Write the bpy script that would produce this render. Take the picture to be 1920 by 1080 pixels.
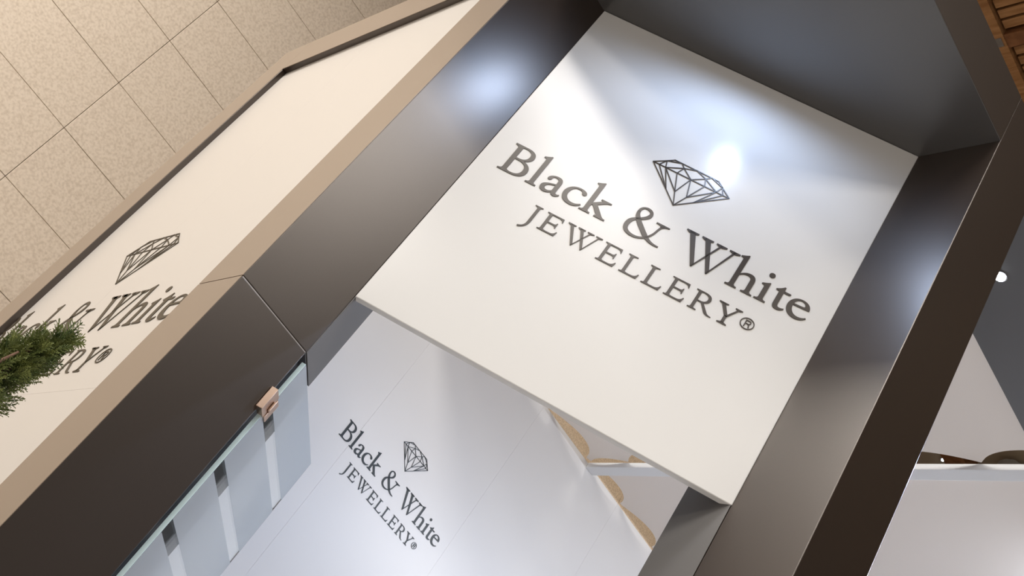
import bpy, bmesh, math, random
from mathutils import Vector, Matrix

for o in list(bpy.data.objects): bpy.data.objects.remove(o)
S = bpy.context.scene
COL = S.collection
EYE = 1.55                      # camera height above the floor

# ------------------------------------------------------------------ camera
cam_d = bpy.data.cameras.new('camera'); cam = bpy.data.objects.new('camera', cam_d); COL.objects.link(cam)
cam_d.sensor_width = 36.0; cam_d.lens = 2315.3 / 1920 * 36.0; cam_d.clip_start = 0.02
yaw, pit, rol = map(math.radians, (28.58938691, 34.26699138, 37.5554208))
fwd = Vector((math.sin(yaw) * math.cos(pit), math.cos(yaw) * math.cos(pit), math.sin(pit)))
rt = Vector((math.cos(yaw), -math.sin(yaw), 0)); up = rt.cross(fwd)
r_ = math.cos(rol) * rt + math.sin(rol) * up; u_ = -math.sin(rol) * rt + math.cos(rol) * up
cam.matrix_world = Matrix(((r_.x, u_.x, -fwd.x, 0), (r_.y, u_.y, -fwd.y, 0), (r_.z, u_.z, -fwd.z, EYE), (0, 0, 0, 1)))
S.camera = cam

# ------------------------------------------------------------------ world, exposure
W = bpy.data.worlds.new('world'); S.world = W; W.use_nodes = True
bg = W.node_tree.nodes['Background']; bg.inputs[0].default_value = (1.0, 0.94, 0.88, 1); bg.inputs[1].default_value = 0.15
S.view_settings.view_transform = 'Standard'; S.view_settings.look = 'None'
S.view_settings.gamma = 1.0; S.view_settings.use_curve_mapping = False; S.view_settings.exposure = 0.25

# ------------------------------------------------------------------ materials
def mat(name, col, rough=0.5, spec=0.5, metal=0.0, **kw):
    m = bpy.data.materials.new(name); m.use_nodes = True
    b = m.node_tree.nodes['Principled BSDF']
    b.inputs['Base Color'].default_value = (*col, 1); b.inputs['Roughness'].default_value = rough
    b.inputs['Specular IOR Level'].default_value = spec; b.inputs['Metallic'].default_value = metal
    for k, v in kw.items(): b.inputs[k.replace('_', ' ')].default_value = v
    return m
def noisy(m, c1, c2, scale, detail=4, lo=0.35, hi=0.65, bump=0.0, stretch=(1, 1, 1), rough=None):
    nt = m.node_tree; n = nt.nodes; b = n['Principled BSDF']
    tc = n.new('ShaderNodeTexCoord'); mp = n.new('ShaderNodeMapping'); mp.inputs['Scale'].default_value = stretch
    t = n.new('ShaderNodeTexNoise'); t.inputs['Scale'].default_value = scale; t.inputs['Detail'].default_value = detail
    r = n.new('ShaderNodeValToRGB'); r.color_ramp.elements[0].position = lo; r.color_ramp.elements[1].position = hi
    r.color_ramp.elements[0].color = (*c1, 1); r.color_ramp.elements[1].color = (*c2, 1)
    L = nt.links.new
    g = n.new('ShaderNodeNewGeometry')
    L(g.outputs['Position'], mp.inputs[0]); L(mp.outputs[0], t.inputs['Vector']); L(t.outputs['Fac'], r.inputs[0]); L(r.outputs[0], b.inputs['Base Color'])
    if bump:
        bp = n.new('ShaderNodeBump'); bp.inputs['Strength'].default_value = bump; bp.inputs['Distance'].default_value = 0.002
        L(t.outputs['Fac'], bp.inputs['Height']); L(bp.outputs[0], b.inputs['Normal'])
    return m
M = {}
M['tile'] = noisy(mat('stone_tile', (.6, .5, .4), 0.55, 0.35), (.61, .505, .40), (.75, .645, .53), 95, 8, .30, .60, 0.15)
M['taupe'] = mat('taupe_laminate', (.30, .235, .18), 0.32, 0.5)
M['bounce_platform'] = mat('bounce_platform_white', (.82, .82, .83), 0.4, 0.4)
M['grout'] = mat('grout', (.24, .19, .15), 0.9, .2)
M['brown'] = noisy(mat('brown_laminate', (.03, .024, .02), 0.32, 1.0), (.018, .0095, .0056), (.023, .0135, .0085), 900, 2, .3, .7, 0.03)
M['brown'].node_tree.nodes['Principled BSDF'].inputs['Specular Tint'].default_value = (1, .92, .86, 1)
for k_, v_ in (('Coat Weight', .18), ('Coat Roughness', .52), ('Coat IOR', 1.5)): M['brown'].node_tree.nodes['Principled BSDF'].inputs[k_].default_value = v_
M['soffit'] = noisy(mat('soffit_laminate', (.05, .05, .05), 0.30, 0.5, IOR=1.9), (.050, .048, .048), (.056, .054, .054), 700, 2, .3, .7, 0.03)
M['white'] = mat('white_gloss_panel', (.79, .785, .775), 0.20, 0.22)
M['board'] = mat('white_board', (.80, .79, .79), 0.35, 0.4)
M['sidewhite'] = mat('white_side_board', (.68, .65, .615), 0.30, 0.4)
M['vinyl'] = mat('brown_vinyl', (.055, .043, .035), 0.30, 0.35)
M['inkvinyl'] = mat('dark_ink_vinyl', (.020, .026, .028), 0.4, 0.4)
M['sidevinyl'] = mat('olive_vinyl', (.070, .055, .034), 0.45, 0.4)
M['mdf'] = noisy(mat('raw_fibreboard', (.5, .38, .26), 0.85, 0.2), (.58, .44, .30), (.78, .62, .44), 260, 5, .35, .65, 0.3)
M['bar'] = mat('white_painted_bar', (.80, .82, .85), 0.5, 0.3)
M['alu'] = mat('aluminium_strip', (.62, .60, .58), 0.3, 0.5, 1.0)
M['joint'] = mat('joint_metal', (.35, .33, .32), 0.4, 0.5, 1.0)
M['dark'] = mat('dark_reflection_tone', (.018, .019, .021), 0.4, 0.4)
M['jamb'] = mat('grey_jamb_laminate', (.115, .11, .108), 0.35, 0.5)
M['bronze'] = mat('bronze_hinge', (.60, .44, .35), 0.28, 0.5, 1.0)
M['edge'] = mat('glass_edge_lit', (.74, .94, 1.0), 0.25, 0.5)  # pale cyan carries the light guided through the pane to its edge
M['glass'] = mat('clear_glass', (.97, 1, .99), 0.0, 0.5, Transmission_Weight=1.0, IOR=1.45)
M['wood'] = noisy(mat('orange_wood', (.3, .15, .06), 0.6, 0.3), (.27, .125, .045), (.44, .23, .095), 9, 5, .3, .7, 0.1, (9, .8, 9))
M['woodframe'] = noisy(mat('brown_wood_frame', (.2, .09, .04), 0.6, 0.3), (.17, .068, .025), (.28, .125, .05), 12, 5, .3, .7, 0.1, (2, 2, 9))
M['ceil'] = mat('ceiling_paint', (.17, .13, .09), 0.8, 0.2)
M['ceilboard'] = mat('ceiling_board_paint', (.38, .30, .21), 0.8, 0.2)
M['ceildark'] = mat('ceiling_void', (.05, .042, .038), 0.9, 0.1)
M['floor'] = noisy(mat('floor_stone', (.5, .45, .4), 0.35, 0.5), (.60, .56, .52), (.70, .66, .62), 6, 4)
M['bark'] = noisy(mat('bark', (.12, .07, .05), 0.9, 0.2), (.10, .055, .038), (.23, .14, .10), 60, 4, .3, .7, .5, (1, 1, .25))
M['leaf'] = noisy(mat('conifer_leaf', (.05, .1, .03), 0.5, 0.35), (.05, .088, .024), (.30, .33, .105), 55, 3, .32, .68)
M['pot'] = mat('dark_pot', (.06, .055, .05), 0.5, 0.4)
M['soil'] = mat('soil', (.05, .035, .025), 0.95, 0.1)
M['trimring'] = mat('lamp_ring', (.65, .65, .66), 0.25, 0.5, 1.0)
M['mallgrey'] = mat('grey_lamp_housing', (.33, .31, .29), 0.4, 0.5)
def emis(name, col, st):
    m = mat(name, (.8, .8, .8)); b = m.node_tree.nodes['Principled BSDF']
    b.inputs['Emission Color'].default_value = (*col, 1); b.inputs['Emission Strength'].default_value = st; return m
M['led'] = emis('led_disc', (.82, .90, 1.0), 30)
M['led_soft'] = emis('fill_strip_led', (.86, .91, 1.0), 6)
M['panel_led'] = emis('ceiling_panel_led', (1.0, .91, .81), 5)
def fabric():
    m = bpy.data.materials.new('stretch_fabric'); m.use_nodes = True; nt = m.node_tree; n = nt.nodes; n.clear()
    o = n.new('ShaderNodeOutputMaterial'); d = n.new('ShaderNodeBsdfDiffuse'); t = n.new('ShaderNodeBsdfTranslucent'); x = n.new('ShaderNodeMixShader')
    g = n.new('ShaderNodeBsdfGlossy'); y = n.new('ShaderNodeMixShader'); g.inputs['Roughness'].default_value = .4; y.inputs[0].default_value = .05
    d.inputs[0].default_value = (.80, .765, .75, 1); t.inputs[0].default_value = (.80, .765, .75, 1); x.inputs[0].default_value = .30
    L = nt.links.new; L(d.outputs[0], x.inputs[1]); L(t.outputs[0], x.inputs[2]); L(x.outputs[0], y.inputs[1]); L(g.outputs[0], y.inputs[2]); L(y.outputs[0], o.inputs[0]); return m
M['fabric'] = fabric()
def frost():
    m = bpy.data.materials.new('frosted_film'); m.use_nodes = True; nt = m.node_tree; n = nt.nodes; n.clear()
    o = n.new('ShaderNodeOutputMaterial'); tr = n.new('ShaderNodeBsdfTransparent'); d = n.new('ShaderNodeBsdfDiffuse'); tl = n.new('ShaderNodeBsdfTranslucent')
    a = n.new('ShaderNodeMixShader'); b = n.new('ShaderNodeMixShader'); g = n.new('ShaderNodeBsdfGlossy'); c = n.new('ShaderNodeMixShader')
    d.inputs[0].default_value = (.90, .92, .94, 1); tl.inputs[0].default_value = (.86, .90, .93, 1); tr.inputs[0].default_value = (.93, .96, .98, 1)
    g.inputs['Roughness'].default_value = .06
    a.inputs[0].default_value = .5; b.inputs[0].default_value = .60; c.inputs[0].default_value = .07
    L = nt.links.new; L(d.outputs[0], a.inputs[1]); L(tl.outputs[0], a.inputs[2]); L(tr.outputs[0], b.inputs[1]); L(a.outputs[0], b.inputs[2])
    L(b.outputs[0], c.inputs[1]); L(g.outputs[0], c.inputs[2]); L(c.outputs[0], o.inputs[0]); return m
M['frost'] = frost()

# ------------------------------------------------------------------ helpers
ORG = {}
def tag(o, label, cat=None, group=None, kind=None):
    if label: o['label'] = label
    if cat: o['category'] = cat
    if group: o['group'] = group
    if kind: o['kind'] = kind
    return o
def empty(name, loc, rz=0.0):
    o = bpy.data.objects.new(name, None); COL.objects.link(o); o.location = loc; o.rotation_euler = (0, 0, rz); o.empty_display_size = .05
    ORG[o.name] = Vector(loc); return o
def mesh_obj(name, verts, faces, m, parent=None, centre=True, smooth=False, bevel=0):
    """world-space vertices; parents must be unrotated"""
    c = Vector((0, 0, 0))
    if centre:
        for i in range(3):
            c[i] = (min(v[i] for v in verts) + max(v[i] for v in verts)) / 2
    me = bpy.data.meshes.new(name); me.from_pydata([Vector(v) - c for v in verts], [], faces)
    bm = bmesh.new(); bm.from_mesh(me); bmesh.ops.recalc_face_normals(bm, faces=bm.faces); bm.to_mesh(me); bm.free()
    me.materials.append(m if not isinstance(m, str) else M[m])
    if smooth: me.polygons.foreach_set('use_smooth', [True] * len(me.polygons))
    o = bpy.data.objects.new(name, me); COL.objects.link(o)
    ORG[o.name] = c
    if parent: o.parent = parent; o.location = c - ORG[parent.name]
    else: o.location = c
    if bevel:
        b = o.modifiers.new('bevel', 'BEVEL'); b.width = bevel; b.segments = 2; b.limit_method = 'ANGLE'
    return o
def prism(name, poly, z0, z1, m, parent=None, bevel=0):
    """poly in plan, heights relative to the camera height"""
    n = len(poly); v = [(x, y, EYE + z0) for x, y in poly] + [(x, y, EYE + z1) for x, y in poly]
    f = [tuple(range(n))[::-1], tuple(range(n, 2 * n))] + [(i, (i + 1) % n, n + (i + 1) % n, n + i) for i in range(n)]
    return mesh_obj(name, v, f, m, parent, bevel=bevel)
def box(name, x0, x1, y0, y1, z0, z1, m, parent=None, bevel=0):
    return prism(name, [(x0, y0), (x1, y0), (x1, y1), (x0, y1)], z0, z1, m, parent, bevel)
def cyl(name, c, r0, r1, z0, z1, m, parent=None, n=32, smooth=True):
    v = []; 
    for z, r in ((z0, r0), (z1, r1)):
        v += [(c[0] + r * math.cos(2 * math.pi * i / n), c[1] + r * math.sin(2 * math.pi * i / n), EYE + z) for i in range(n)]
    f = [tuple(range(n))[::-1], tuple(range(n, 2 * n))] + [(i, (i + 1) % n, n + (i + 1) % n, n + i) for i in range(n)]
    return mesh_obj(name, v, f, m, parent)
FL = -EYE
CZ = 4.5                        # mall ceiling, above the camera

# ------------------------------------------------------------------ the mall: floor, tiled wall, ceiling
tag(box('floor', -6, 9, -6, 4.5, FL - .05, FL, 'floor'), None, kind='structure')
wall = tag(box('wall_back', -6, 9, 4.475, 4.6, FL, CZ + .1, 'grout'), None, kind='structure')
tile0 = None
for i in range(-4, 5):
    for j in range(20):
        x0 = .49 + .6 * i; z0 = 1.862 - .3015 * 11 + .3015 * j
        if z0 + .3 > CZ: continue
        if tile0 is None:
            tile0 = box('tile', x0 + .001, x0 + .599, 4.46, 4.475, z0 + .001, z0 + .3005, 'tile', wall, bevel=.0015); base = Vector((x0, 0, z0)); loc0 = tile0.location.copy()
        else:
            t = tile0.copy(); COL.objects.link(t); t.location = loc0 + Vector((x0, 0, z0)) - base
            t.location.y += ((i * 7 + j * 13) % 5) * .0002
ceil = tag(box('ceiling', -6, 9, -6, 4.6, CZ + .12, CZ + .2, 'ceil'), None, kind='structure')
# lowered painted ceiling with a slatted wooden field let into it
box('ceiling_board', 1.2, 9, 2.6, 4.46, CZ, CZ + .05, 'ceilboard', ceil)
box('ceiling_board', 3.6, 9, -2, 2.6, CZ, CZ + .05, 'ceilboard', ceil)
box('ceiling_joint', 4.90, 4.93, 2.6, 4.46, CZ - .012, CZ - .0005, 'ceildark', ceil)
box('ceiling_edge_board', 4.60, 4.90, 3.29, 3.41, CZ - .10, CZ - .001, 'woodframe', ceil)
box('slat_backing', 1.2, 3.6, .6, 2.6, CZ + .07, CZ + .10, 'ceildark', ceil)
box('frame_board', 1.2, 3.6, 2.165, 2.60, CZ - .03, CZ + .05, 'wood', ceil)
for x in (1.65, 2.262, 2.874, 3.486):
    box('cross_frame', x, x + .062, .6, 2.165, CZ - .025, CZ + .045, 'woodframe', ceil)
    box('bracket', x + .005, x + .045, 2.176, 2.226, CZ - .034, CZ - .0305, 'alu', ceil)
sl0 = None
for a in (1.65, 2.262, 2.874):
    for k in range(11):
        x = a + .072 + k * .0485
        if sl0 is None: sl0 = box('slat', x, x + .037, .6, 2.155, CZ - .01, CZ + .03, 'wood', ceil); sx = x; sloc = sl0.location.copy()
        else:
            t = sl0.copy(); COL.objects.link(t); t.location = sloc + Vector((x - sx, 0, 0))

def mall_light(x, y, label, power):
    e = tag(empty('ceiling_light', (x, y, EYE + CZ - .06)), label, 'light', 'square mall ceiling lights')
    box('housing', x - .64, x + .64, y - .64, y + .64, CZ - .05, CZ + .12, 'alu', e)
    box('diffuser', x - .6, x + .6, y - .6, y + .6, CZ - .056, CZ - .0505, 'panel_led', e)
    l = bpy.data.lights.new('ceiling_light_glow', 'AREA'); l.shape = 'SQUARE'; l.size = 1.18; l.energy = power; l.color = (1.0, .955, .895)
    lo = bpy.data.objects.new('ceiling_light_glow', l); COL.objects.link(lo); lo.parent = e; lo.location = (0, 0, -.01)
PW = 62
mall_light(-1.6, .2, 'wide square ceiling light above the open floor left of the kiosk', PW)
mall_light(-1.6, -2.6, 'wide square ceiling light farthest from the tiled wall', PW)
mall_light(-1.6, 3.0, 'wide square ceiling light nearest the stone tiled wall', PW * 1.4)
mall_light(1.6, -2.6, 'wide square ceiling light right of the open floor', PW)
mall_light(-4.2, 3.0, 'wide square ceiling light at the far left along the tiled wall', PW)
mall_light(-4.2, .2, 'wide square ceiling light at the far left of the open floor', PW)
# small lamps seen through the gaps of the stretched fabric
e = tag(empty('ceiling_spotlight', (4.786, 3.09, EYE + CZ - .16)), 'grey round ceiling spotlight seen through a gap above the white bar', 'light')
cyl('housing', (4.786, 3.09), .075, .075, CZ - .16, CZ - .04, 'mallgrey', e); cyl('mount', (4.786, 3.09), .03, .03, CZ - .04, CZ, 'mallgrey', e)
e = tag(empty('ceiling_downlight', (4.756, 3.485, EYE + CZ - .01)), 'tiny bright ceiling downlight glimpsed through the left gap over the bar', 'light')
cyl('ring', (4.756, 3.485), .016, .016, CZ - .006, CZ, 'trimring', e); cyl('lamp', (4.756, 3.485), .008, .008, CZ - .010, CZ - .0065, 'led', e)

# ------------------------------------------------------------------ kiosk frame
XL, XF, XR, XR2, YF, YL = .543, .560, 1.228, 1.381, 1.056, 1.743
ZS, ZT, ZJ = 2.0, 2.145, .918
kf = tag(empty('kiosk_frame', (.9, 1.9, 0)), 'dark brown laminate kiosk frame of square posts, headers and soffits', 'kiosk frame')
# left post, jointed at ZJ
prism('post_cladding', [(XL, YL), (.714, YL), (.789, 1.818), (.722, 1.885), (XL, 1.885)], ZJ + .0011, ZT, 'brown', kf, bevel=.0012)
prism('post_cladding', [(XL, YL), (.714, YL), (.707, 1.7575), (.8065, 1.857), (.765, 1.885), (XL, 1.885)], FL, ZJ - .0011, 'brown', kf, bevel=.0012)
prism('joint_strip', [(XL + .0012, YL + .0012), (.7135, YL + .0012), (.787, 1.8175), (.72, 1.883), (XL + .0012, 1.883)], ZJ - .0010, ZJ + .0010, 'joint', kf)
# grey jamb facing above and below the joint
def jamb(p, q, t, z0, z1, m, nm):
    n = Vector((1, -1, 0)).normalized() * t
    prism(nm, [(p[0], p[1]), (q[0], q[1]), (q[0] + n.x, q[1] + n.y), (p[0] + n.x, p[1] + n.y)], z0, z1, m, kf)
jamb((.7147, 1.7437), (.7887, 1.8177), .0012, ZJ + .0011, ZS, 'jamb', 'jamb_facing')
jamb((.7085, 1.759), (.728, 1.7785), .0012, FL, ZJ - .0011, 'jamb', 'jamb_facing')
jamb((.7285, 1.779), (.784, 1.8345), .0012, FL, ZJ - .0011, 'dark', 'jamb_dark_reflection')  # dark strip paints a dark reflection of the glass onto the grey jamb
jamb((.785, 1.8355), (.806, 1.8565), .0012, FL, ZJ - .0011, 'jamb', 'jamb_facing')
# right post
prism('post_cladding', [(XR, YF), (XR2, YF), (XR2, 1.226), (1.30, 1.33), (1.2155, 1.322), (XR, 1.227)], FL, ZT, 'brown', kf, bevel=.0012)
prism('jamb_facing', [(XR - .001, 1.229), (1.2155, 1.323), (1.2143, 1.3225), (XR - .0022, 1.2285)], FL, ZS, 'jamb', kf)
# far left post and its side header
box('post_cladding', XF, XF + .14, 2.848, 2.978, FL, ZT - .008, 'brown', kf, bevel=.0012)
box('header_panel', XF, XF + .03, 1.886, 2.8475, ZS, ZT - .008, 'brown', kf, bevel=.0012)
# headers round the open corner and along the right side
box('header_panel', XL, XR - .0006, YF, YF + .03, ZS, ZT, 'brown', kf, bevel=.0008)
box('header_panel', XL, XL + .03, YF + .0305, YL - .001, ZS, ZT, 'brown', kf, bevel=.0008)
box('header_panel', XR2 + .0006, 3.4, YF, YF + .03, ZS, ZT, 'brown', kf, bevel=.0008)
prism('soffit_panel', [(XL + .0005, YF + .0005), (XR - .0003, YF + .0005), (XR - .0003, 1.24), (.73, YL - .0003), (XL + .0005, YL - .0003)], ZS - .003, ZS - .0001, 'soffit', kf)
box('soffit_panel', XR2 + .0003, 3.4, YF + .0005, 1.306, ZS - .003, ZS - .0001, 'soffit', kf)
# lighter facings on the outer side
box('side_facing', XL - .0012, XL - .0001, YL + .0004, 1.885, ZJ + .0011, ZT, 'taupe', kf)
box('side_facing', XL - .0012, XL - .0001, YL + .0004, 1.885, FL, ZJ - .0011, 'taupe', kf)
box('side_facing', XF - .0012, XF - .0001, 2.848, 2.978, FL, ZT - .008, 'taupe', kf)
box('side_facing', XF - .0012, XF - .0001, 1.886, 2.8475, ZS, ZT - .008, 'taupe', kf)
box('post_cladding', 3.25, 3.4, YF, YF + .17, FL, ZS - .0035, 'brown', kf, bevel=.0012)
box('post_cladding', 3.089, 3.4, 2.70, 2.98, FL, ZT, 'brown', kf, bevel=.0012)
box('bounce_platform', .60, 3.24, 1.42, 2.775, FL, FL + .06, 'bounce_platform', kf)  # unseen white floor added to bounce cool light upward

# soffit spotlights
def spot(x, y, label, power):
    e = tag(empty('soffit_spotlight', (x, y, EYE + ZS)), label, 'spotlight', 'small cool spotlights set in the kiosk soffits')
    cyl('ring', (x, y), .0145, .0145, ZS - .006, ZS - .003, 'trimring', e)
    cyl('lamp', (x, y), .0115, .0115, ZS - .008, ZS - .0062, 'led', e)
    l = bpy.data.lights.new('soffit_spotlight_beam', 'SPOT'); l.energy = power; l.color = (.56, .71, 1.0); l.shadow_soft_size = .0115
    l.spot_size = math.radians(176); l.spot_blend = .55
    lo = bpy.data.objects.new('soffit_spotlight_beam', l); COL.objects.link(lo); lo.parent = e; lo.location = (0, 0, -.012)
spot(.795, 1.312, 'bright spotlight in the corner soffit in front of the diagonal sign', 5.6)
spot(1.555, 1.183, 'small bright spotlight in the grey soffit beside the right post', 30)
spot(2.35, 1.183, 'spotlight in the grey soffit farther along from the right post', 22)

# strip lamp added out of view under the right soffit to brighten the inner wall
sl = tag(empty('fill_strip', (2.7, 1.27, EYE + ZS - .03)), 'added unseen cool fill strip under the right soffit brightening the inner wall', 'light')
box('profile', 2.5, 3.2, 1.262, 1.286, ZS - .022, ZS - .0032, 'alu', sl)
box('diffuser', 2.51, 3.19, 1.264, 1.284, ZS - .0245, ZS - .0222, 'led_soft', sl)
l = bpy.data.lights.new('fill_strip_glow', 'AREA'); l.shape = 'RECTANGLE'; l.size = .67; l.size_y = .02; l.energy = 13; l.color = (.86, .91, 1.0)
lo = bpy.data.objects.new('fill_strip_glow', l); COL.objects.link(lo); lo.parent = sl; lo.location = (.15, .004, -.002); lo.rotation_euler = (math.radians(32), 0, 0)
l.use_shadow = True

# ------------------------------------------------------------------ glyphs (millimetres, baseline at 0)
def flat(path, n=9):
    out = []; cur = None
    for seg in path.split():
        k = seg[0]; v = [tuple(map(float, p.split(','))) for p in seg[1:].split(';')]
        if k in 'ML': out.append(v[0]); cur = v[0]
        else:
            a, b, c = v
            for i in range(1, n + 1):
                t = i / n; s = 1 - t
                out.append(tuple(s**3 * cur[d] + 3 * s * s * t * a[d] + 3 * s * t * t * b[d] + t**3 * c[d] for d in (0, 1)))
            cur = c
    return out
def circle(cx, cy, r, n=40): return [(cx + r * math.cos(2 * math.pi * i / n), cy + r * math.sin(2 * math.pi * i / n)) for i in range(n)]
def stroke(path, widths, n=12):
    pts = flat(path, n); out = []; L = len(pts)
    l, r = [], []
    for i, p in enumerate(pts):
        a = pts[max(i - 1, 0)]; b = pts[min(i + 1, L - 1)]
        d = Vector((b[0] - a[0], b[1] - a[1])); d.normalize()
        t = i / (L - 1) * (len(widths) - 1); k = min(int(t), len(widths) - 2); w = widths[k] + (widths[k + 1] - widths[k]) * (t - k)
        l.append((p[0] - d.y * w / 2, p[1] + d.x * w / 2)); r.append((p[0] + d.y * w / 2, p[1] - d.x * w / 2))
    return l + r[::-1]
FLAG = 'L15.3,85 L14,85.5 C10,82.5;6,80.5;1,78.5 L1,76.5 C5.5,76.3;6.8,75;6.8,70 L6.8,9 C6.8,4;5,3;0,2.3'
FOOT = 'M0,0 L22,0 L22,2.3 C17,3;15.3,4;15.3,9 '
def serif(x0, x1, y, h, up=1, br=(0, 0)):   # slab with a slight bracket
    return [(x0, y), (x1, y), (x1, y + up * h), (br[1], y + up * h * 2.6), (br[0], y + up * h * 2.6), (x0, y + up * h)]
def capW(w, h):
    a, b = w / 110, h / 77
    P = [[(6.3, 76), (17, 76), (46, 5), (43.2, -1.2), (41.5, -1.2)], [(41.8, -1.2), (43.6, -1.2), (74, 76), (70.6, 76)],
         [(38.3, 76), (48.8, 76), (77, 5), (74.2, -1.2), (72.5, -1.2)], [(72.8, -1.2), (74.6, -1.2), (101.5, 76), (98, 76)],
         serif(0, 24.5, 77, 2.2, -1, (6, 17)), serif(32, 55, 77, 2.2, -1, (38, 49)), serif(62, 83, 77, 2.2, -1, (70, 75)), serif(89, 110, 77, 2.2, -1, (97, 102.5))]
    return [[[(x * a, y * b) for x, y in p]] for p in P]
CE = 'M0,0 L0,1.5 C4,2;5,2.5;5,6 L5,40.5 C5,44;4,44.6;0,45 L0,46.5 '
G = {}   # name -> list of pieces, a piece = [outer, hole, ...]
G['B'] = [[flat('M0,0 L0,2.5 C6,3.2;8,4;8,10 L8,67 C8,72;6,73.5;0,74.5 L0,77 L27,77 C40,77;49,71;49,60 C49,51;42,45;34,42 C46,40.5;55,33;55,21 C55,7;44,0;28,0'),
           flat('M17,71.5 C17,73.2;20,73.8;24,73.8 C34,73.8;40,69;40,59 C40,48;33,43.5;23,43.5 L17,43.5'),
           flat('M17,39.5 L24,39.5 C38,39.5;45.5,33;45.5,20.5 C45.5,8.5;38,3.5;27,3.5 C20,3.5;17,5;17,10')]]
G['l'] = [[flat(FOOT + FLAG)]]
G['a'] = [[flat('M3,34 C3,41;12,46.5;21,46.5 C30,46.5;33,41;33,33 L33,11 C33,6.5;34.5,5;37,5 C39,5;40.5,6;42,7 L42.5,5 C40,1.5;36.5,-1;32.5,-1 C28,-1;26,2;25.3,6 C21.5,1.5;16.5,-1;11.5,-1 C4.5,-1;0,3.8;0,10 C0,18.5;7,22;25,27.5 L25,33 C25,39.5;22.5,43;17.5,43 C13.5,43;11.2,41;11,37 C10.9,33.5;9,31.5;6.5,31.5 C4.3,31.5;3,32.5;3,34'),
           flat('M25,24.5 C13.5,21;8.5,18;8.5,12 C8.5,7.5;11.5,4.8;15.5,4.8 C19.5,4.8;23,7.5;25,10')]]
G['c'] = [[flat('M41.5,11 L43,9.3 C38,2.5;32,-1;24,-1 C10,-1;0,8;0,21.5 C0,36;11,46.5;25.5,46.5 C34.5,46.5;41,43;41,38.5 C41,36;39.3,34.3;36.8,34.3 C33.8,34.3;32.5,36.3;31.5,38.8 C30.3,42;28,43.5;24,43.5 C15.5,43.5;9,36;9,24.5 C9,12.5;16.5,5;26.5,5 C32.5,5;37,7;41.5,11')]]
G['k'] = [[flat(FOOT + 'L15.3,22.5 L18,24 L34,6 C36,3.8;35.5,2.8;32,2.3 L32,0 L54,0 L54,2.3 C49.5,2.8;47.5,4;44,8 L25.5,28.5 L37,38.5 C41,41.5;44,42.7;48,43.2 L48,45.4 L27,45.4 L27,43.2 C31,42.7;31.5,41.5;29,39.3 L15.3,27.5 ' + FLAG)]]
G['&'] = [[stroke('M10,62 C10,50;20,40;36,24 C50,10;60,2.2;78,4', [5.5, 8.5, 9.5, 9, 5, 1.8])],
          [stroke('M10,61 C9,72;15,77.3;21,77.3 C29,77.3;33.5,72;33.5,66 C33.5,58;26,51;14,43', [5.5, 3.2, 5.5, 7, 3.4])],
          [stroke('M17,45 C6,38;3.8,30;3.8,21 C3.8,8;14,1.6;26,1.6 C42,1.6;54,14;58.5,32 C61,44;62,50;67,56', [3.6, 8, 8.5, 6, 3.5, 3, 3.2, 4.5])],
          [flat('M50.5,57.5 L77.5,57.5 L77.5,55.2 C72,55;69,53.5;66,50 L61,50 C61.5,54;58,55;50.5,55.2')]]
G['W'] = capW(110, 77)
G['h'] = [[flat(FOOT + 'L15.3,33 C21,40;26,41;30,41 C36,41;38,37;38,30 L38,9 C38,4;36.5,3;31.5,2.3 L31.5,0 L53,0 L53,2.3 C48,3;46.5,4;46.5,9 L46.5,31 C46.5,41.5;41.5,46.5;34,46.5 C27,46.5;20.5,42.5;15.3,36.5 ' + FLAG)]]
G['i'] = [[flat(FOOT + 'L15.3,47.5 L14,48 C10,45;6,43;1,41 L1,39 C5.5,38.8;6.8,37.5;6.8,33 L6.8,9 C6.8,4;5,3;0,2.3')], [circle(10.2, 67, 5.4)]]
G['t'] = [[flat('M0,42.5 L0,44 C5,46.5;9.5,50;13,54.5 L15,54 L15,45.3 L28,45.3 L28.5,44 L26.5,41.5 L15,41.5 L15,12 C15,6.5;17,4.8;20.5,4.8 C23.5,4.8;26,5.5;28.3,7 L29,5.2 C26,1.5;21.5,-1;17,-1 C10,-1;6.5,2.5;6.5,10 L6.5,41.5 L2,41.5')]]
G['e'] = [[flat('M40,10.5 L41.3,9 C36.5,2.5;30,-1;22.5,-1 C9,-1;0,8.5;0,22 C0,36.5;9.5,46.5;22,46.5 C32.5,46.5;39,40;40.3,31.5 C40.6,29.5;40,28.5;38,28.5 L9,27 C9,13.5;16,5;26,5 C32,5;36,7;40,10.5'),
           flat('M9.5,30.5 L26,31.5 C29.5,31.8;30.7,32.5;30.7,34.5 C30.7,39.5;27,43.5;21.5,43.5 C15,43.5;10.5,38.5;9.5,30.5')]]
G['J'] = [[flat('M5.5,46.5 L22,46.5 L22,45 C18.5,44.6;17.3,44;17.3,40.5 L17.3,8 C17.3,-6;12,-13;2.5,-17.5 C0,-18;-1,-16;0.5,-14.5 C8,-12;11.5,-8;11.6,2 L11.6,40.5 C11.6,44;10,44.6;5.5,45')]]
G['E'] = [[flat(CE + 'L34.5,46.5 L35.5,37.5 L34,37 C32.5,42;30.5,44;24,44 L12.5,44 C11,44;10.7,43.5;10.7,42 L10.7,25.5 L22,25.5 C26,25.5;27,27;27.8,30.5 L29.3,30.5 L29.3,17.5 L27.8,17.5 C27,21.5;26,22.7;22,22.7 L10.7,22.7 L10.7,7 C10.7,3.5;12,2.6;18,2.6 L24,2.6 C31.5,2.6;34,5.5;36,11 L37.5,10.7 L35.5,0')]]
G['L'] = [[flat(CE + 'L19,46.5 L19,45 C12.5,44.6;10.8,44;10.8,40.5 L10.8,7 C10.8,3.5;12,2.6;18,2.6 L23,2.6 C31,2.6;33.5,5.5;35.5,11 L37,10.7 L35,0')]]
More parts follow.
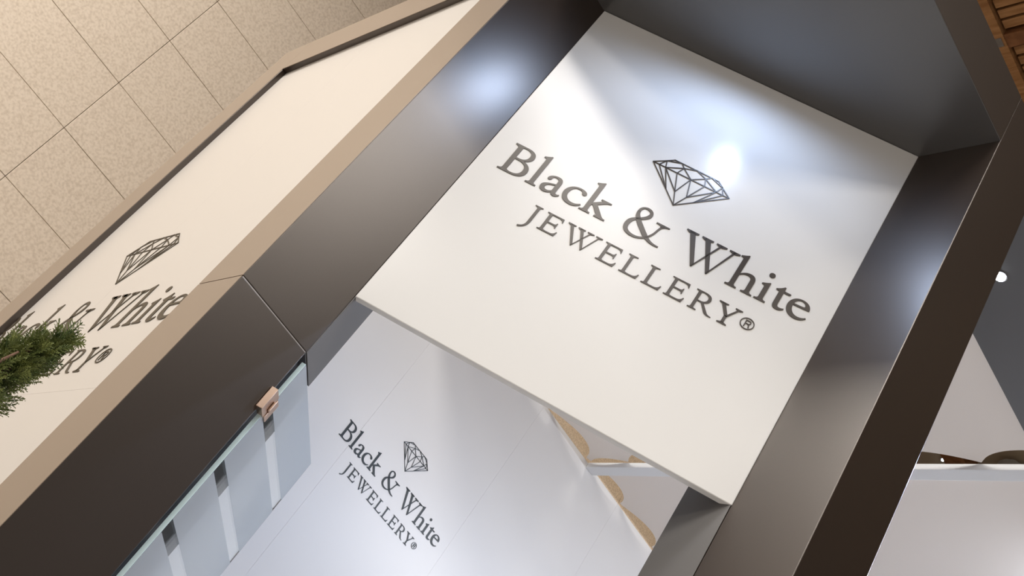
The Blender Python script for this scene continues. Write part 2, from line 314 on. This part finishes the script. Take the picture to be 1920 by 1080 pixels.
G['w'] = capW(72, 46.5)
G['R'] = [[flat(CE + 'L17,46.5 C27,46.5;33,42;33,34.5 C33,28;28.5,24.3;23,22.5 L37.5,4.5 C40,1.8;43,1.2;47,1 L47,0 C38,-1;33,1;30,5.5 L18.5,21.3 L10.8,21.3 L10.8,6 C10.8,2.5;12,2;17,1.5 L17,0'),
           flat('M10.8,23.8 L10.8,42.5 C10.8,43.7;12,44.2;15,44.2 C22.5,44.2;27,41;27,34 C27,27;22.5,23.8;15.5,23.8')]]
G['Y'] = [[[(3.2, 45.5), (10.8, 45.5), (24.4, 22), (24.4, 17), (18.8, 19.5)]], [[(37, 45.5), (40.3, 45.5), (24.4, 17.5), (22.3, 21)]],
          [[(18.8, 2), (24.4, 2), (24.4, 20), (18.8, 20)]], [serif(12.3, 31, 0, 1.5, 1, (18.8, 24.4))], [serif(-1, 17.3, 46.5, 1.5, -1, (4, 10.5))], [serif(31, 45, 46.5, 1.5, -1, (37, 40.3))]]
G['r'] = [[circle(13, 13.5, 13.3, 56), circle(13, 13.5, 11.7, 56)], [[(8.3, 5.5), (10.2, 5.5), (10.2, 21.5), (8.3, 21.5)]],
          [flat('M10,21.5 L14.5,21.5 C18,21.5;19.6,19.6;19.6,17 C19.6,14.2;17.6,12.6;14.5,12.6 L10,12.6'), flat('M10.2,19.9 L14.4,19.9 C16.8,19.9;17.7,18.7;17.7,17 C17.7,15.2;16.5,14.2;14.3,14.2 L10.2,14.2')],
          [flat('M13.6,13 L15.8,13.4 C18.2,13;18.2,9;19.2,5.5 L17,5.5 C16.2,8.5;16.4,12;13.6,12.6')]]
def seg(a, b, w=1.9):
    d = Vector((b[0] - a[0], b[1] - a[1])); d.normalize(); n = Vector((-d.y, d.x)) * w / 2; e = d * w * .35
    return [[(a[0] - e.x + n.x, a[1] - e.y + n.y), (a[0] - e.x - n.x, a[1] - e.y - n.y), (b[0] + e.x - n.x, b[1] + e.y - n.y), (b[0] + e.x + n.x, b[1] + e.y + n.y)]]
DP = dict(L=(-82.2, 79.7), R=(82.2, 79.7), B=(0, 0), a=(-69.2, 79.7), b=(-60.2, 97.5), c=(-55, 79.7), d=(-47.8, 108.4), f=(-23.6, 98.8), h=(-29.9, 79.7), i=(0, 79.7), g=(0, 108.4),
          e=(-32.4, 108.4), k=(32.4, 108.4), l=(47.8, 108.4), j=(23.6, 98.8), m=(29.9, 79.7), n=(55, 79.7), o=(60.2, 97.5), p=(69.2, 79.7), q=(-12.6, 33), r=(12.6, 33), s=(-29.5, 28.6), t=(29.5, 28.6))
G['diamond'] = [seg(DP[x[0]], DP[x[1]]) for x in 'Lb bd dl lo oR RB BL LR ab bc be ef cf fh fg fi gj ij jk jm jn ko no op as cs cq hq iq qB ir mr nr rB nt pt'.split()]
DEPTH = {}
def grow(loop, d, hole):
    """offset a closed outline by d (outwards, or inwards for a hole)"""
    if not d: return loop
    pts = [p for i, p in enumerate(loop) if math.dist(p, loop[i - 1]) > .05]
    A = sum(pts[i - 1][0] * pts[i][1] - pts[i][0] * pts[i - 1][1] for i in range(len(pts)))
    sg_ = (1 if A > 0 else -1) * (-1 if hole else 1); out = []
    for i, p in enumerate(pts):
        a = Vector(p) - Vector(pts[i - 1]); b = Vector(pts[(i + 1) % len(pts)]) - Vector(p); a.normalize(); b.normalize()
        n = Vector((a.y + b.y, -(a.x + b.x)))
        if n.length < 1e-3: out.append(p); continue
        n.normalize(); c = max(.55, n.dot(Vector((a.y, -a.x))))
        out.append((p[0] + n.x * d * sg_ / c, p[1] + n.y * d * sg_ / c))
    return out
def glyph_mesh(k):
    bm = bmesh.new(); T = .0012 if k != 'x' else .002
    for piece in G[k]:
        cu = bpy.data.curves.new('g', 'CURVE'); cu.dimensions = '2D'; cu.fill_mode = 'FRONT'; OFF = 0 if k == 'diamond' else .00012 if k in 'JELwRYr' else .00040
        for li, loop in enumerate(piece):
            loop = grow(loop, OFF * 1000, li > 0)
            sp = cu.splines.new('POLY'); sp.points.add(len(loop) - 1); sp.use_cyclic_u = True
            for p, (x, y) in zip(sp.points, loop): p.co = (x / 1000, y / 1000, 0, 1)
        ob = bpy.data.objects.new('g', cu); COL.objects.link(ob)
        me = bpy.data.meshes.new_from_object(ob.evaluated_get(bpy.context.evaluated_depsgraph_get()))
        b2 = bmesh.new(); b2.from_mesh(me)
        for v in b2.verts: v.co = Vector((v.co.x, 0, v.co.y))
        bmesh.ops.remove_doubles(b2, verts=b2.verts, dist=1e-6)
        ext = bmesh.ops.extrude_face_region(b2, geom=b2.faces[:])
        for v in [g for g in ext['geom'] if isinstance(g, bmesh.types.BMVert)]: v.co.y -= T
        bmesh.ops.recalc_face_normals(b2, faces=b2.faces)
        tmp = bpy.data.meshes.new('t'); b2.to_mesh(tmp); b2.free(); bm.from_mesh(tmp)
        bpy.data.meshes.remove(tmp); bpy.data.objects.remove(ob); bpy.data.curves.remove(cu)
    me = bpy.data.meshes.new('glyph_' + ('ampersand' if k == '&' else k)); bm.to_mesh(me); bm.free(); return me
GM = {k: glyph_mesh(k) for k in G}
LAY = [('B', 46.5, 405.7), ('l', 108.3, 405.7), ('a', 137.3, 405.7), ('c', 181.5, 405.7), ('k', 225.3, 406.3), ('&', 314.0, 405.2), ('W', 419.3, 406), ('h', 530.7, 405.7), ('i', 588.6, 406.5), ('t', 616.9, 406.5), ('e', 647, 406.5)]
LAY += [('J', 150.6, 319.6), ('E', 183.7, 318.8), ('w', 227.6, 319.3), ('E', 307.3, 318.8), ('L', 355.6, 318.8), ('L', 401, 318.9), ('E', 446.6, 319), ('R', 495.2, 318.6), ('Y', 541.7, 318.6), ('r', 590.3, 331.5), ('diamond', 370.6, 519.8)]
NAMES = {'&': 'ampersand', 'r': 'registered_mark', 'diamond': 'diamond_emblem'}
def logo(parent, cx, z, sc, m):
    """centre cx on the diamond, z of the first baseline, both in the sign's own frame"""
    for k, u, v in LAY:
        key = (k, m)
        if key not in DEPTH:
            me = GM[k].copy(); me.materials.clear(); me.materials.append(M[m]); DEPTH[key] = me
        o = bpy.data.objects.new(NAMES.get(k, 'letter'), DEPTH[key]); COL.objects.link(o); o.parent = parent
        o.location = (cx + (u - 370.6) / 1000 * sc, -.0002, z + (v - 406) / 1000 * sc); o.scale = (sc, 1, sc)
def local_box(name, parent, x0, x1, y0, y1, z0, z1, m, bevel=0):
    c = Vector(((x0 + x1) / 2, (y0 + y1) / 2, (z0 + z1) / 2)); h = Vector((x1 - x0, y1 - y0, z1 - z0)) / 2
    v = [(sx * h.x, sy * h.y, sz * h.z) for sz in (-1, 1) for sx, sy in ((-1, -1), (1, -1), (1, 1), (-1, 1))]
    f = [(3, 2, 1, 0), (4, 5, 6, 7), (0, 1, 5, 4), (1, 2, 6, 5), (2, 3, 7, 6), (3, 0, 4, 7)]
    me = bpy.data.meshes.new(name); me.from_pydata(v, [], f); me.materials.append(M[m])
    o = bpy.data.objects.new(name, me); COL.objects.link(o); o.parent = parent; o.location = c
    if bevel: b = o.modifiers.new('bevel', 'BEVEL'); b.width = bevel; b.segments = 2
    return o

# ------------------------------------------------------------------ diagonal sign
sg = tag(empty('sign_panel', (.712, 1.742, EYE + 1.06), math.radians(-45)), 'glossy white jewellery sign with brown lettering hanging diagonally under the corner soffit', 'sign')
local_box('panel', sg, .0015, .7285, 0, .015, 0, .9365, 'white', .0015)
logo(sg, .3706, .406, 1.0, 'vinyl')

# ------------------------------------------------------------------ back display wall (behind the sign)
YB = 2.78
bw = tag(empty('display_wall', (.6, YB, 0)), 'white panelled inner kiosk wall with small dark jewellery logo below the hanging sign', 'wall panel')
xs = [.597, .955, 1.411, 1.864, 2.322, 2.775, 3.087]
for a, b in zip(xs[:-1], xs[1:]):
    local_box('panel', bw, a - .6 + .0002, b - .6 - .0002, 0, .018, 0, EYE + 1.996, 'board', 0)
    local_box('raw_panel', bw, a - .6 + .0006, b - .6 - .0006, .002, .018, EYE + 1.9965, EYE + 2.26, 'mdf')
logo(bw, 1.6005 - .6, EYE + 1.385, .7227, 'inkvinyl')
logo(bw, 1.6005 - .6 + .911, EYE + 1.385, .7227, 'inkvinyl')

# unseen white wall added at the right end to brighten the soffit's reflection
pw = tag(empty('added_reflector_wall', (3.27, 1.24, 0)), 'added unseen white reflector wall at the right end of the kiosk', 'wall panel')
for k in range(3):
    box('panel', 3.262, 3.28, 1.2265 + k * .4905, 1.2265 + (k + 1) * .4905 - .0008, FL, ZS - .004, 'board', pw)

# ------------------------------------------------------------------ side sign (left)
sb = tag(empty('side_sign', (.575, 2.90, 0), math.radians(-90)), 'large cream-white side sign with olive jewellery lettering behind the conifer', 'sign')
# local x runs from the far post towards the near post
wpan = 2.90 - 1.80
vs = 2.90 - 2.425; hs = EYE + .707
for a, b in ((0, vs - .0002), (vs + .0002, wpan)):
    local_box('panel', sb, a, b, 0, .018, hs + .0002, EYE + ZS + .03, 'sidewhite')
    local_box('panel', sb, a, b, 0, .018, 0, hs - .0002, 'sidewhite')
logo(sb, 2.90 - 2.437, EYE + .881, 1.415, 'sidevinyl')

# ------------------------------------------------------------------ glass door
PD = Vector((1, 1, 0)).normalized(); ND = Vector((1, -1, 0)).normalized()
gd = empty('glass_door', (.8, 1.8, 0)); tag(gd, 'clear glass door with frosted stripes and bronze hinge beside the left post', 'glass door')
g0 = Vector((.7320, 1.7515, 0)); GW = .339; GZ0, GZ1 = -1.42, .908
def gbox(name, s0, s1, n0, n1, z0, z1, m, parent, bevel=0):
    p = [g0 + PD * s + ND * n for s, n in ((s0, n0), (s1, n0), (s1, n1), (s0, n1))]
    return prism(name, [(q.x, q.y) for q in p], z0, z1, m, parent, bevel)
pane = gbox('pane', .0, GW, -.008, 0, GZ0, GZ1, 'glass', gd)
gbox('polished_edge', -.0012, -.0001, -.008, 0, GZ0, GZ1, 'edge', pane)
zz = .7896
top = GZ1
for k in range(20):
    cl_hi = .8148 - .1233 * k; cl_lo = .7890 - .1233 * k
    gbox('frosted_stripe', .0005, GW - .0005, .0003, .0007, max(cl_hi, GZ0), top - .0005, 'frost', pane)
    top = cl_lo
    if top < GZ0 + .02: break
for hz in (.808, -1.1):
    hg = gbox('hinge', -.026, .002, -.010, .0025, hz - .021, hz + .023, 'bronze', gd, .001)
    gbox('hinge_plate', .0025, .019, .0008, .0038, hz - .019, hz + .019, 'bronze', hg, .001)
    gbox('hinge_plate', .0025, .019, -.0120, -.0085, hz - .019, hz + .019, 'bronze', hg, .001)
    gbox('hinge_barrel', -.006, .004, .0027, .0070, hz - .009, hz + .011, 'bronze', hg, .0015)

# ------------------------------------------------------------------ stretched fabric ceiling and its bar
ZF = 2.0
bar = box('ceiling_bar', 2.129, 2.169, 1.3065, YB - .0005, ZF - .021, ZF - .001, 'bar', None, .0015)
tag(bar, 'thin white bar carrying the stretched fabric ceiling of the kiosk', 'bar')
def scal(t, pins, depth):
    for a, b in zip(pins[:-1], pins[1:]):
        if a <= t <= b:
            s = ((t - a) / (b - a)) ** 1.5; d = depth if b - a > .2 else .017; return d * max(0, 4 * s * (1 - s)) ** .65
    return 0
def fabric_sheet(name, x0, x1, y0, y1, px0, px1, py1, label, nx=110, ny=150):
    V, F = [], []
    # denser sampling towards the edges
    ds = lambda s: .5 - .5 * math.cos(math.pi * s)
    for j in range(ny + 1):
        for i in range(nx + 1):
            s, t = i / nx, j / ny
            x = x0 + (x1 - x0) * s; y = y0 + (y1 - y0) * t
            a = scal(y, px0, .044) if px0 else 0; b = scal(y, px1, .044) if px1 else 0; c = scal(x, py1, .054) if py1 else 0
            wl = (1 - s) ** 5; wr = s ** 5; wt = t ** 9
            xx = x + a * wl - b * wr; yy = y - c * wt
            V.append((xx, yy, EYE + ZF + .001))
    for j in range(ny):
        for i in range(nx):
            k = j * (nx + 1) + i; F.append((k, k + 1, k + nx + 2, k + nx + 1))
    return tag(mesh_obj(name, V, F, 'fabric', None, smooth=True), label, 'fabric')
wp = [2.107 + .2165 * k for k in range(-6, 7)]
barp = [1.16, 1.451, 1.75, 2.05, 2.34, 2.611, 2.782]
fabric_sheet('stretched_fabric', 1.24, 2.128, 1.307, YB, None, barp, wp, 'white stretched ceiling fabric on the near side of the white bar')
fabric_sheet('stretched_fabric', 2.135, 3.22, 1.307, YB, barp, None, wp, 'white stretched ceiling fabric on the far side of the white bar')

# ------------------------------------------------------------------ potted conifer
random.seed(5)
TIP = Vector((.350, 1.459, EYE + .551))          # tip of the leaning leader
LEAN = Vector((-.88 * .395, .475 * .395, -1)).normalized()   # down the leader
BEND = TIP + LEAN * .62                          # below this the stem is upright
TX, TY = BEND.x, BEND.y
def axis(h): return TIP + LEAN * h if h < .62 else Vector((TX, TY, BEND.z - (h - .62)))
tr = tag(empty('potted_conifer', (TX, TY, 0)), 'slender green conifer in a pot standing before the side sign', 'plant')
def lathe(name, prof, m, parent, n=36):
    V, F = [], []
    for r, z in prof: V += [(TX + r * math.cos(2 * math.pi * i / n), TY + r * math.sin(2 * math.pi * i / n), z) for i in range(n)]
    for j in range(len(prof) - 1):
        for i in range(n): F.append((j * n + i, j * n + (i + 1) % n, (j + 1) * n + (i + 1) % n, (j + 1) * n + i))
    F.append(tuple(range(n))[::-1]); F.append(tuple(range((len(prof) - 1) * n, len(prof) * n)))
    return mesh_obj(name, V, F, m, parent, smooth=False)
lathe('pot', [(.13, 0), (.17, .36), (.175, .40), (.16, .40), (.155, .36), (.15, .345)], 'pot', tr)
lathe('soil', [(.148, .344), (.148, .358)], 'soil', tr)
def tube(V, F, pts, rad, n=6):
    b0 = len(V)
    for k, p in enumerate(pts):
        d = (pts[min(k + 1, len(pts) - 1)] - pts[max(k - 1, 0)]).normalized(); a = d.cross(Vector((.3, .5, .1))).normalized(); b = d.cross(a)
        for i in range(n): V.append(p + (a * math.cos(2 * math.pi * i / n) + b * math.sin(2 * math.pi * i / n)) * rad[k])
    for k in range(len(pts) - 1):
        for i in range(n): F.append((b0 + k * n + i, b0 + k * n + (i + 1) % n, b0 + (k + 1) * n + (i + 1) % n, b0 + (k + 1) * n + i))
BV, BF = [], []
H = TIP.z - .35
stem = [axis(.04 + (H - .04) * k / 40) for k in range(41)]
tube(BV, BF, stem, [.0022 + .0145 * k / 40 for k in range(41)], 8)
LV, LF = [], []
def leaf(p, d, side, l, w):
    b = len(LV); q = p + d * l
    m_ = p + d * l * .45
    LV.extend([p, m_ + side * w, q, m_ - side * w]); LF.append((b, b + 1, b + 2, b + 3))
def twig(p, d, l, fine):
    """flat spray: an axis with alternating branchlets of scale leaves"""
    d = d.normalized(); side = d.cross(Vector((random.uniform(-1, 1), random.uniform(-1, 1), random.uniform(-1, 1)))).normalized(); nrm = d.cross(side)
    n = 7 if fine else 4; step = l / n
    for k in range(n):
        q = p + d * step * k + Vector((0, 0, .05 * (k / n) ** 2 * l))
        leaf(q, d, side, step * 1.25, .0013 if fine else .0028); leaf(q, d, nrm, step * 1.25, .0011 if fine else .0024)
        bl = l * (.52 - .36 * k / n)
        for s in (-1, 1):
            e = (d * .75 + side * s * random.uniform(.55, .8) + nrm * random.uniform(-.35, .35)).normalized()
            m = 4 if fine else 2
            for i in range(m):
                a = q + e * bl * i / m
                leaf(a, e, side, bl / m * 1.3, .0011 if fine else .003); leaf(a, (e + nrm * random.choice((-.7, .7)) + side * .2 * s).normalized(), nrm, bl / m * .95, .0009 if fine else .003)
def radius(h):           # crown radius at depth h below the tip
    return min(.150, .008 + .36 * h) if h < .9 else max(.03, .150 - .10 * (h - .9))
# fine upper crown
for k in range(1700):
    h = .40 * random.random() ** .75 + .002; r = radius(h); a = random.uniform(0, 2 * math.pi); f = random.random() ** .45
    base_ = axis(h) - Vector((0, 0, .022)); out = Vector((math.cos(a), math.sin(a), 0))
    l = random.uniform(.016, .034)
    p = base_ + out * max(0, r * f - .010)
    twig(p, out * random.uniform(.35, .9) - LEAN * random.uniform(.5, 1.2), l, True)
    if k % 12 == 0: tube(BV, BF, [axis(h + .05), base_ + out * r * f * .5, p], [.0026, .0018, .0010], 5)
# a bare side branch showing brown among the leaves
TOW = Vector((-.22, -.92, -.31)).normalized()
tube(BV, BF, [axis(.36), axis(.25) + TOW * .075, axis(.19) + TOW * .088, axis(.13) + TOW * .066 + Vector((.004, 0, 0)), axis(.075) + TOW * .030], [.0062, .0058, .0050, .0038, .0014], 8)
# coarse lower crown
for k in range(1500):
    h = random.uniform(.38, 1.45); r = radius(h); a = random.uniform(0, 2 * math.pi); f = random.random() ** .4
    base_ = axis(h); out = Vector((math.cos(a), math.sin(a), 0)); p = base_ + out * r * f * .85
    twig(p, out * .7 + Vector((0, 0, random.uniform(.5, 1.1))), random.uniform(.05, .085), False)
mesh_obj('trunk', BV, BF, 'bark', tr, smooth=True)
tag(mesh_obj('foliage', LV, LF, 'leaf', tr), None, kind='stuff')
